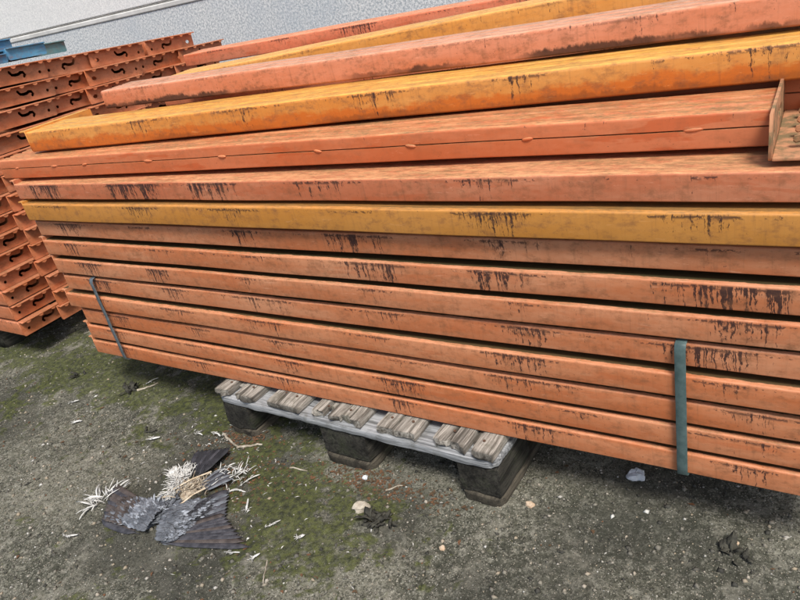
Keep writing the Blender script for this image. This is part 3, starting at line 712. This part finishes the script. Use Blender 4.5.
def dir2(p, u, v_, r):
    bar = (.58 < u < .69 and v_ > .45) or (.84 < u < .95 and v_ > .35)
    return (.30+.45*v_, 'f_black' if bar else ('f_pale' if (u > .40 and r.random() < .35) else 'f_grey'))
coverts(w2, ['f_grey', 'f_pale', 'f_black'], reg2, 800, dir2, .018, lambda u, v_: .015+.008*math.sin(math.pi*min(1, u*.8+.2))*math.sin(math.pi*(v_*.8+.1))-.006*u, 5)
# left wing: folded, dark brown feather tips at its left edge
w1 = empty('wing', (0, 0, 0)); w1.parent = pg; w1['label'] = 'wing on the left, half folded with dark brown tips'
mound(w1, 'f_grey', [(-1.31, .580, .002, .048, .032, .012, .2), (-1.292, .59, .003, .026, .028, .013, 0)], 'wing_arm')
for i in range(11):
    t = i/10; st = lerp((-1.275, .548), (-1.31, .615), t); en = lerp((-1.408, .542), (-1.478, .632), t**1.3)
    fth(w1, 'f_brown' if i % 3 else 'f_dark', st, en, .019, .0055+.0009*i, .04, -.05, 'flight_feather', -.1, 40+i)
def reg1(u, v_):
    a_ = lerp((-1.244, .551), (-1.262, .632), v_); b_ = lerp((-1.375, .545), (-1.385, .615), v_); return lerp(a_, b_, u)
coverts(w1, ['f_grey', 'f_pale', 'f_brown'], reg1, 760, lambda p, u, v_, r: (math.pi-.12-.35*v_+.2*u, 'f_brown' if u > .60 and r.random() < .75 else ('f_pale' if r.random() < .45 and .2 < u < .8 else 'f_grey')), .017, lambda u, v_: .017+.009*math.sin(math.pi*(v_*.8+.1))-.007*u, 6)
# tail
tl = empty('tail', (0, 0, 0)); tl.parent = pg
for i in range(9):
    t = i/8; st = lerp((-1.300, .738), (-1.262, .735), t); en = lerp((-1.352, .812), (-1.262, .842), t)
    fth(tl, 'f_black' if i % 3 else 'f_dark', st, en, .020, .010+.001*i, .08, .02, 'tail_feather', 0, 60+i)
for i in range(7):
    t = i/6; fth(tl, 'f_dark' if i % 2 else 'f_grey', lerp((-1.24, .70), (-1.215, .70), t), lerp((-1.228, .785), (-1.170, .758), t), .008, .012, .15, .25*(t-.5), 'tail_feather', .2, 80+i)
# picked body
mound(pg, 'straw', [(-1.270, .698, .003, .018, .036, .011, .35), (-1.290, .672, .003, .014, .022, .010, .2), (-1.248, .712, .003, .012, .022, .009, -.4)], 'body')
def wisps(parent, mat, centres, n, L, w_, name, seed, up=.5):
    r = random.Random(seed); ox, oy = parent_off(parent) if parent is not None else (0, 0); V_ = []; F_ = []
    for _ in range(n):
        c_ = r.choice(centres); ang = c_[3]+r.gauss(0, c_[4]); l = L*r.uniform(.5, 1.3)
        fv, ff = feather_geo(l, w_*r.uniform(.6, 1.4), r.uniform(-.5, .5), .3, .3, n=5, seed=r.randint(0, 9999), split=.5, tip=.3)
        pv = place(fv, (c_[0]+r.gauss(0, c_[2])-ox, c_[1]+r.gauss(0, c_[2])-oy, c_[5]+r.uniform(0, .004)), ang, r.uniform(0, up), r.uniform(-.6, .6))
        b_ = len(V_); V_ += pv; F_ += [tuple(q+b_ for q in fc) for fc in ff]
    o = link(name, mesh(name, V_, F_, True), M[mat], parent); md = o.modifiers.new('t', 'SOLIDIFY'); md.thickness = .0004
    return o
o = wisps(pg, 'straw', [(-1.262, .700, .008, .9, .9, .014), (-1.275, .685, .008, 2.2, .9, .012)], 50, .018, .0024, 'torn_tissue', 1); o['kind'] = 'stuff'
o = wisps(pg, 'f_down', [(-1.298, .690, .014, -1.4, 1.2, .012), (-1.325, .72, .012, 1.9, 1.2, .008)], 120, .016, .0030, 'under_down', 12); o['kind'] = 'stuff'
o = wisps(pg, 'straw', [(-1.262, .700, .014, .9, 1.4, .013), (-1.285, .680, .012, 2.2, 1.4, .012), (-1.24, .715, .012, 0, 1.4, .010)], 240, .013, .0016, 'torn_tissue', 15); o['kind'] = 'stuff'
o = wisps(pg, 'f_white', [(-1.298, .690, .010, -1.4, .7, .018), (-1.315, .735, .009, 1.9, .7, .012), (-1.285, .662, .009, -1.2, .6, .020), (-1.345, .72, .006, 2.6, .5, .008)], 300, .018, .0020, 'breast_down', 2); o['kind'] = 'stuff'
o = wisps(pg, 'f_white', [(-1.205, .755, .018, .4, 1.2, .008), (-1.185, .775, .012, .2, 1.0, .006)], 60, .024, .0020, 'torn_down', 3); o['kind'] = 'stuff'
o = wisps(pg, 'f_grey', [(-1.262, .618, .009, 1.2, 1.6, .014), (-1.250, .600, .006, -1.0, 1.5, .010), (-1.27, .64, .009, 2.4, 1.5, .014)], 120, .017, .0065, 'shoulder_feathers', 31, .25); o['kind'] = 'stuff'
o = wisps(pg, 'f_pale', [(-1.262, .612, .012, 1.0, 1.2, .022), (-1.285, .620, .012, 2.0, 1.2, .022)], 16, .018, .004, 'shoulder_down', 4); o['kind'] = 'stuff'
def tube(path, rad, mat, name, parent=None, off=(0, 0)):
    cu = bpy.data.curves.new(name, 'CURVE'); cu.dimensions = '3D'; cu.bevel_depth = 1.0; cu.bevel_resolution = 2; cu.use_fill_caps = True
    s_ = cu.splines.new('POLY'); s_.points.add(len(path)-1)
    for pt, q, rr in zip(s_.points, path, rad): pt.co = (q[0]-off[0], q[1]-off[1], q[2], 1); pt.radius = rr
    o = bpy.data.objects.new(name, cu); C.objects.link(o); me_ = bpy.data.meshes.new_from_object(o.evaluated_get(bpy.context.evaluated_depsgraph_get()))
    bpy.data.objects.remove(o); me_.shade_smooth(); return link(name, me_, M[mat], parent)
for a_, b_ in (((-1.295, .665), (-1.245, .755)), ((-1.232, .640), (-1.215, .705)), ((-1.30, .64), (-1.265, .655))):
    m_ = lerp(a_, b_, .5); tube([(a_[0], a_[1], .020), (m_[0]+.004, m_[1], .026), (b_[0], b_[1], .018)], [.0024, .0017, .0022], 'bone', 'bone', pg, (PX, PY))
# plucked white wing quills at the far left of the carcass
tf = wisps(None, 'f_white', [(-1.470, .590, .016, 2.9, .9, .006), (-1.455, .610, .012, 1.9, .6, .008), (-1.48, .575, .012, -2.7, .6, .004)], 44, .036, .0034, 'feather_tuft', 9, .3)
tag(tf, 'tuft of plucked white feathers against the left wing of the dead bird', 'feathers')
# loose white feathers
FE = [((-1.548, .803), .34, .034, .013, 'short broad white feather above the dead bird, alone on grey concrete'),
      ((-1.452, .474), .15, .030, .009, 'white feather left of the dead pigeon, below its plucked tuft'),
      ((-1.072, .688), 1.9, .040, .006, 'thin white feather just right of the dead bird on green moss'),
      ((-.990, .672), .75, .030, .007, 'white feather halfway between the dead bird and the pale angular stone'),
      ((-1.148, .755), .85, .048, .006, 'long thin white quill right above the dead bird in the moss'),
      ((-1.165, .725), .80, .042, .009, 'pale feather touching the open wing of the dead bird'),
      ((-1.025, .583), .25, .028, .005, 'small white feather just below the tips of the open wing'),
      ((-.965, .590), .75, .020, .008, 'stubby white feather right of the wing tips, near a thin straw'),
      ((-1.875, .780), .9, .030, .011, 'white feather on the concrete near the left edge of the photo'),
      ((-1.99, .855), .5, .024, .008, 'white fluff in the moss near the left edge, below the left pile'),
      ((-1.342, .925), .6, .040, .007, 'white feather lying by the left foot of the pallet'),
      ((-1.372, .880), .3, .032, .008, 'white feather in the litter left of the pallet foot'),
      ((-1.420, .865), .1, .026, .006, 'narrow white feather left of the black tail of the dead bird'),
      ((-.905, .670), 1.2, .018, .010, 'white feather scrap below the pale angular stone'),
      ((-1.80, 1.0), .9, .040, .005, 'whitish twig like feather beside the dark shard under the stack')]
for i, (p, a_, L, W_, lb) in enumerate(FE):
    v, f = feather_geo(L, W_*.7, random.choice((-1, 1))*random.uniform(.15, .5), .5, .3, n=14, seed=100+i, split=.75, tip=.45)
    v = [Vector(q) for q in v]
    for q in range(9):
        fv, ff = feather_geo(random.uniform(.004, .010), .0008, random.uniform(-.8, .8), .3, .4, n=4, seed=q, split=.3, tip=.3)
        pv = place(fv, (random.gauss(L*.12, L*.15), random.gauss(0, L*.08), .001), random.uniform(0, 6.28), random.uniform(0, .5)); b_ = len(v)
        v += pv; f += [tuple(z_+b_ for z_ in fc) for fc in ff]
    o = link('white_feather', mesh('feather', v, f, True), M['f_white']); o.location = (p[0], p[1], grd(*p)+.004); o.rotation_euler = (random.uniform(-.3, .3), 0, a_)
    md = o.modifiers.new('t', 'SOLIDIFY'); md.thickness = .0007; tag(o, lb, 'feather', 'loose white feathers on the concrete')
# tiny white scraps round the bird
nb = 130; x = np.concatenate([rng.normal(-1.2, .22, nb), rng.normal(-1.25, .12, 70)]); y = np.concatenate([rng.normal(.72, .11, nb), rng.normal(.86, .03, 70)]); s = rng.uniform(.0008, .0042, len(x))
fs = link('feather_scraps', scatter_mesh('scraps', np.stack([x, y, gz(x, y)+.003], -1), s, [(-1.6, -.25, 0), (.2, -.35, .3), (1.8, .1, 0), (.1, .35, .25)], [(0, 1, 2, 3)], squash=1.0), M['f_down']); tag(fs, 'tiny white scraps of down scattered round the dead bird', 'feather scraps', None, 'stuff')

# ------------------------------------------------------------------ stones, shards, twigs
def stone(loc, sz, mat, label, name='stone', cat='stone', seed=1, sub=3, amp=.35, rz=0):
    bm = bmesh.new(); bmesh.ops.create_icosphere(bm, subdivisions=sub, radius=1)
    for v in bm.verts:
        q = v.co+noise.noise_vector(v.co*1.3+Vector((seed*5., 0, 0)))*amp+noise.noise_vector(v.co*4+Vector((seed, 0, 0)))*amp*.25
        v.co = Vector((q.x*sz[0], q.y*sz[1], q.z*sz[2]))
    o = link(name, tomesh(bm), M[mat]); o.location = (loc[0], loc[1], grd(*loc[:2])+sz[2]*.45+(loc[2] if len(loc) > 2 else 0)); o.rotation_euler = (0, 0, rz)
    return tag(o, label, cat)
M['stone'] = simple('pale_stone', (.34, .30, .24), (.50, .46, .38), 60, .85, .5, .002)
M['tan'] = simple('tan_stone', (.42, .30, .20), (.55, .45, .34), 60, .85, .5, .002)
M['dark'] = simple('dark_clump', (.02, .02, .017), (.06, .058, .045), 90, .85, .8, .003)
M['white'] = simple('crumpled_white', (.50, .54, .58), (.72, .74, .76), 70, .6, .6, .002)
M['twig'] = simple('grey_twig', (.42, .38, .31), (.20, .17, .13), 60, .85, .4, .001)
stone((-.822, .792), (.019, .014, .012), 'stone', 'pale angular stone in the middle of the open concrete', seed=2, rz=.4)
stone((-.318, 1.064), (.017, .015, .012), 'white', 'crumpled whitish lump lying in the shade under the right part of the stack', 'crumpled_paper', 'litter', 5, amp=.5)
stone((-.735, 1.005), (.006, .005, .004), 'white', 'small white chip by the shaded edge between the pallet and the right strap', seed=8)
stone((-.490, .922), (.010, .007, .006), 'tan', 'small tan stone at the right foot of the pallet', seed=3)
stone((-.607, .760), (.006, .006, .005), 'tan', 'tiny tan pebble on the concrete in front of the right foot of the pallet', seed=4)
stone((-.870, .876), (.008, .006, .006), 'white', 'small white pebble in front of the middle foot of the pallet', seed=6)
stone((-.120, .955), (.007, .006, .005), 'tan', 'pinkish pebble near the right edge of the photo', seed=7)
def clump(loc, n, size, mat, label, name, cat, seed, flat=.6, stretch=1.0):
    r = random.Random(seed); V_ = []; F_ = []
    for _ in range(n):
        fv, ff = feather_geo(size*r.uniform(.5, 1.2), size*.55*r.uniform(.5, 1.2), r.uniform(-.6, .6), .5, .5, n=4, seed=r.randint(0, 999), split=.6, tip=.4)
        pv = place(fv, (r.gauss(0, size*.5*stretch), r.gauss(0, size*.32), r.uniform(0, size*.25)), r.uniform(0, 6.28), r.uniform(-.2, flat), r.uniform(-.9, .9))
        b_ = len(V_); V_ += pv; F_ += [tuple(q+b_ for q in fc) for fc in ff]
    o = link(name, mesh(name, V_, F_, True), M[mat]); o.location = (loc[0], loc[1], grd(*loc)+.002); md = o.modifiers.new('t', 'SOLIDIFY'); md.thickness = .0008
    return tag(o, label, cat)
clump((-.770, .775), 34, .024, 'dark', 'black crumbled leaf clump beside the pale angular stone', 'dead_leaves', 'leaves', 3, stretch=1.2)
clump((-.122, .928), 12, .026, 'dark', 'small black curled leaf near the right edge of the photo', 'dead_leaves', 'leaf', 4)
clump((-1.835, .962), 16, .026, 'dark', 'dark flake lying on the moss left of the pallet, below the stack corner', 'dead_leaves', 'leaf', 5)
clump((-2.13, .965), 8, .020, 'dark', 'small dark flake in the moss below the left pile', 'dead_leaves', 'leaf', 6)
def twig(pts, rad, label, mat='twig', seed=0):
    r = random.Random(seed); path = []
    for a_, b_ in zip(pts[:-1], pts[1:]):
        for i in range(5): q = lerp(a_, b_, i/5); path.append((q[0]+r.gauss(0, .0008), q[1]+r.gauss(0, .0008), grd(*q)+rad+.001+r.random()*.001))
    path.append((pts[-1][0], pts[-1][1], grd(*pts[-1])+rad)); n = len(path)
    o = tube(path, [rad*(1-.5*i/n)*r.uniform(.8, 1.15) for i in range(n)], mat, 'twig'); return tag(o, label, 'twig', 'twigs and straws on the concrete')
twig([(-1.335, .885), (-1.285, .868), (-1.255, .858)], .0042, 'thick pale twig between the dead bird and the pallet foot', seed=1)
twig([(-1.262, .858), (-1.225, .872), (-1.200, .889)], .0038, 'dark ended twig crossing the thick pale one by the pallet foot', seed=2)
twig([(-1.605, .842), (-1.590, .825), (-1.570, .832), (-1.565, .845)], .0030, 'black curled twig above the dead bird', 'dark', 3)
twig([(-.928, .600), (-.917, .582), (-.897, .553)], .0018, 'thin pale straw below right of the dead bird', seed=4)
twig([(-1.80, .968), (-1.775, .995), (-1.765, 1.02)], .0035, 'pale forked twig beside the dark flake', seed=5)
twig([(-1.07, .845), (-1.02, .850)], .0022, 'short straw in front of the gap between left and middle pallet feet', seed=6)
twig([(-.80, .855), (-.775, .885)], .0022, 'short pale straw before the middle pallet foot', seed=7)
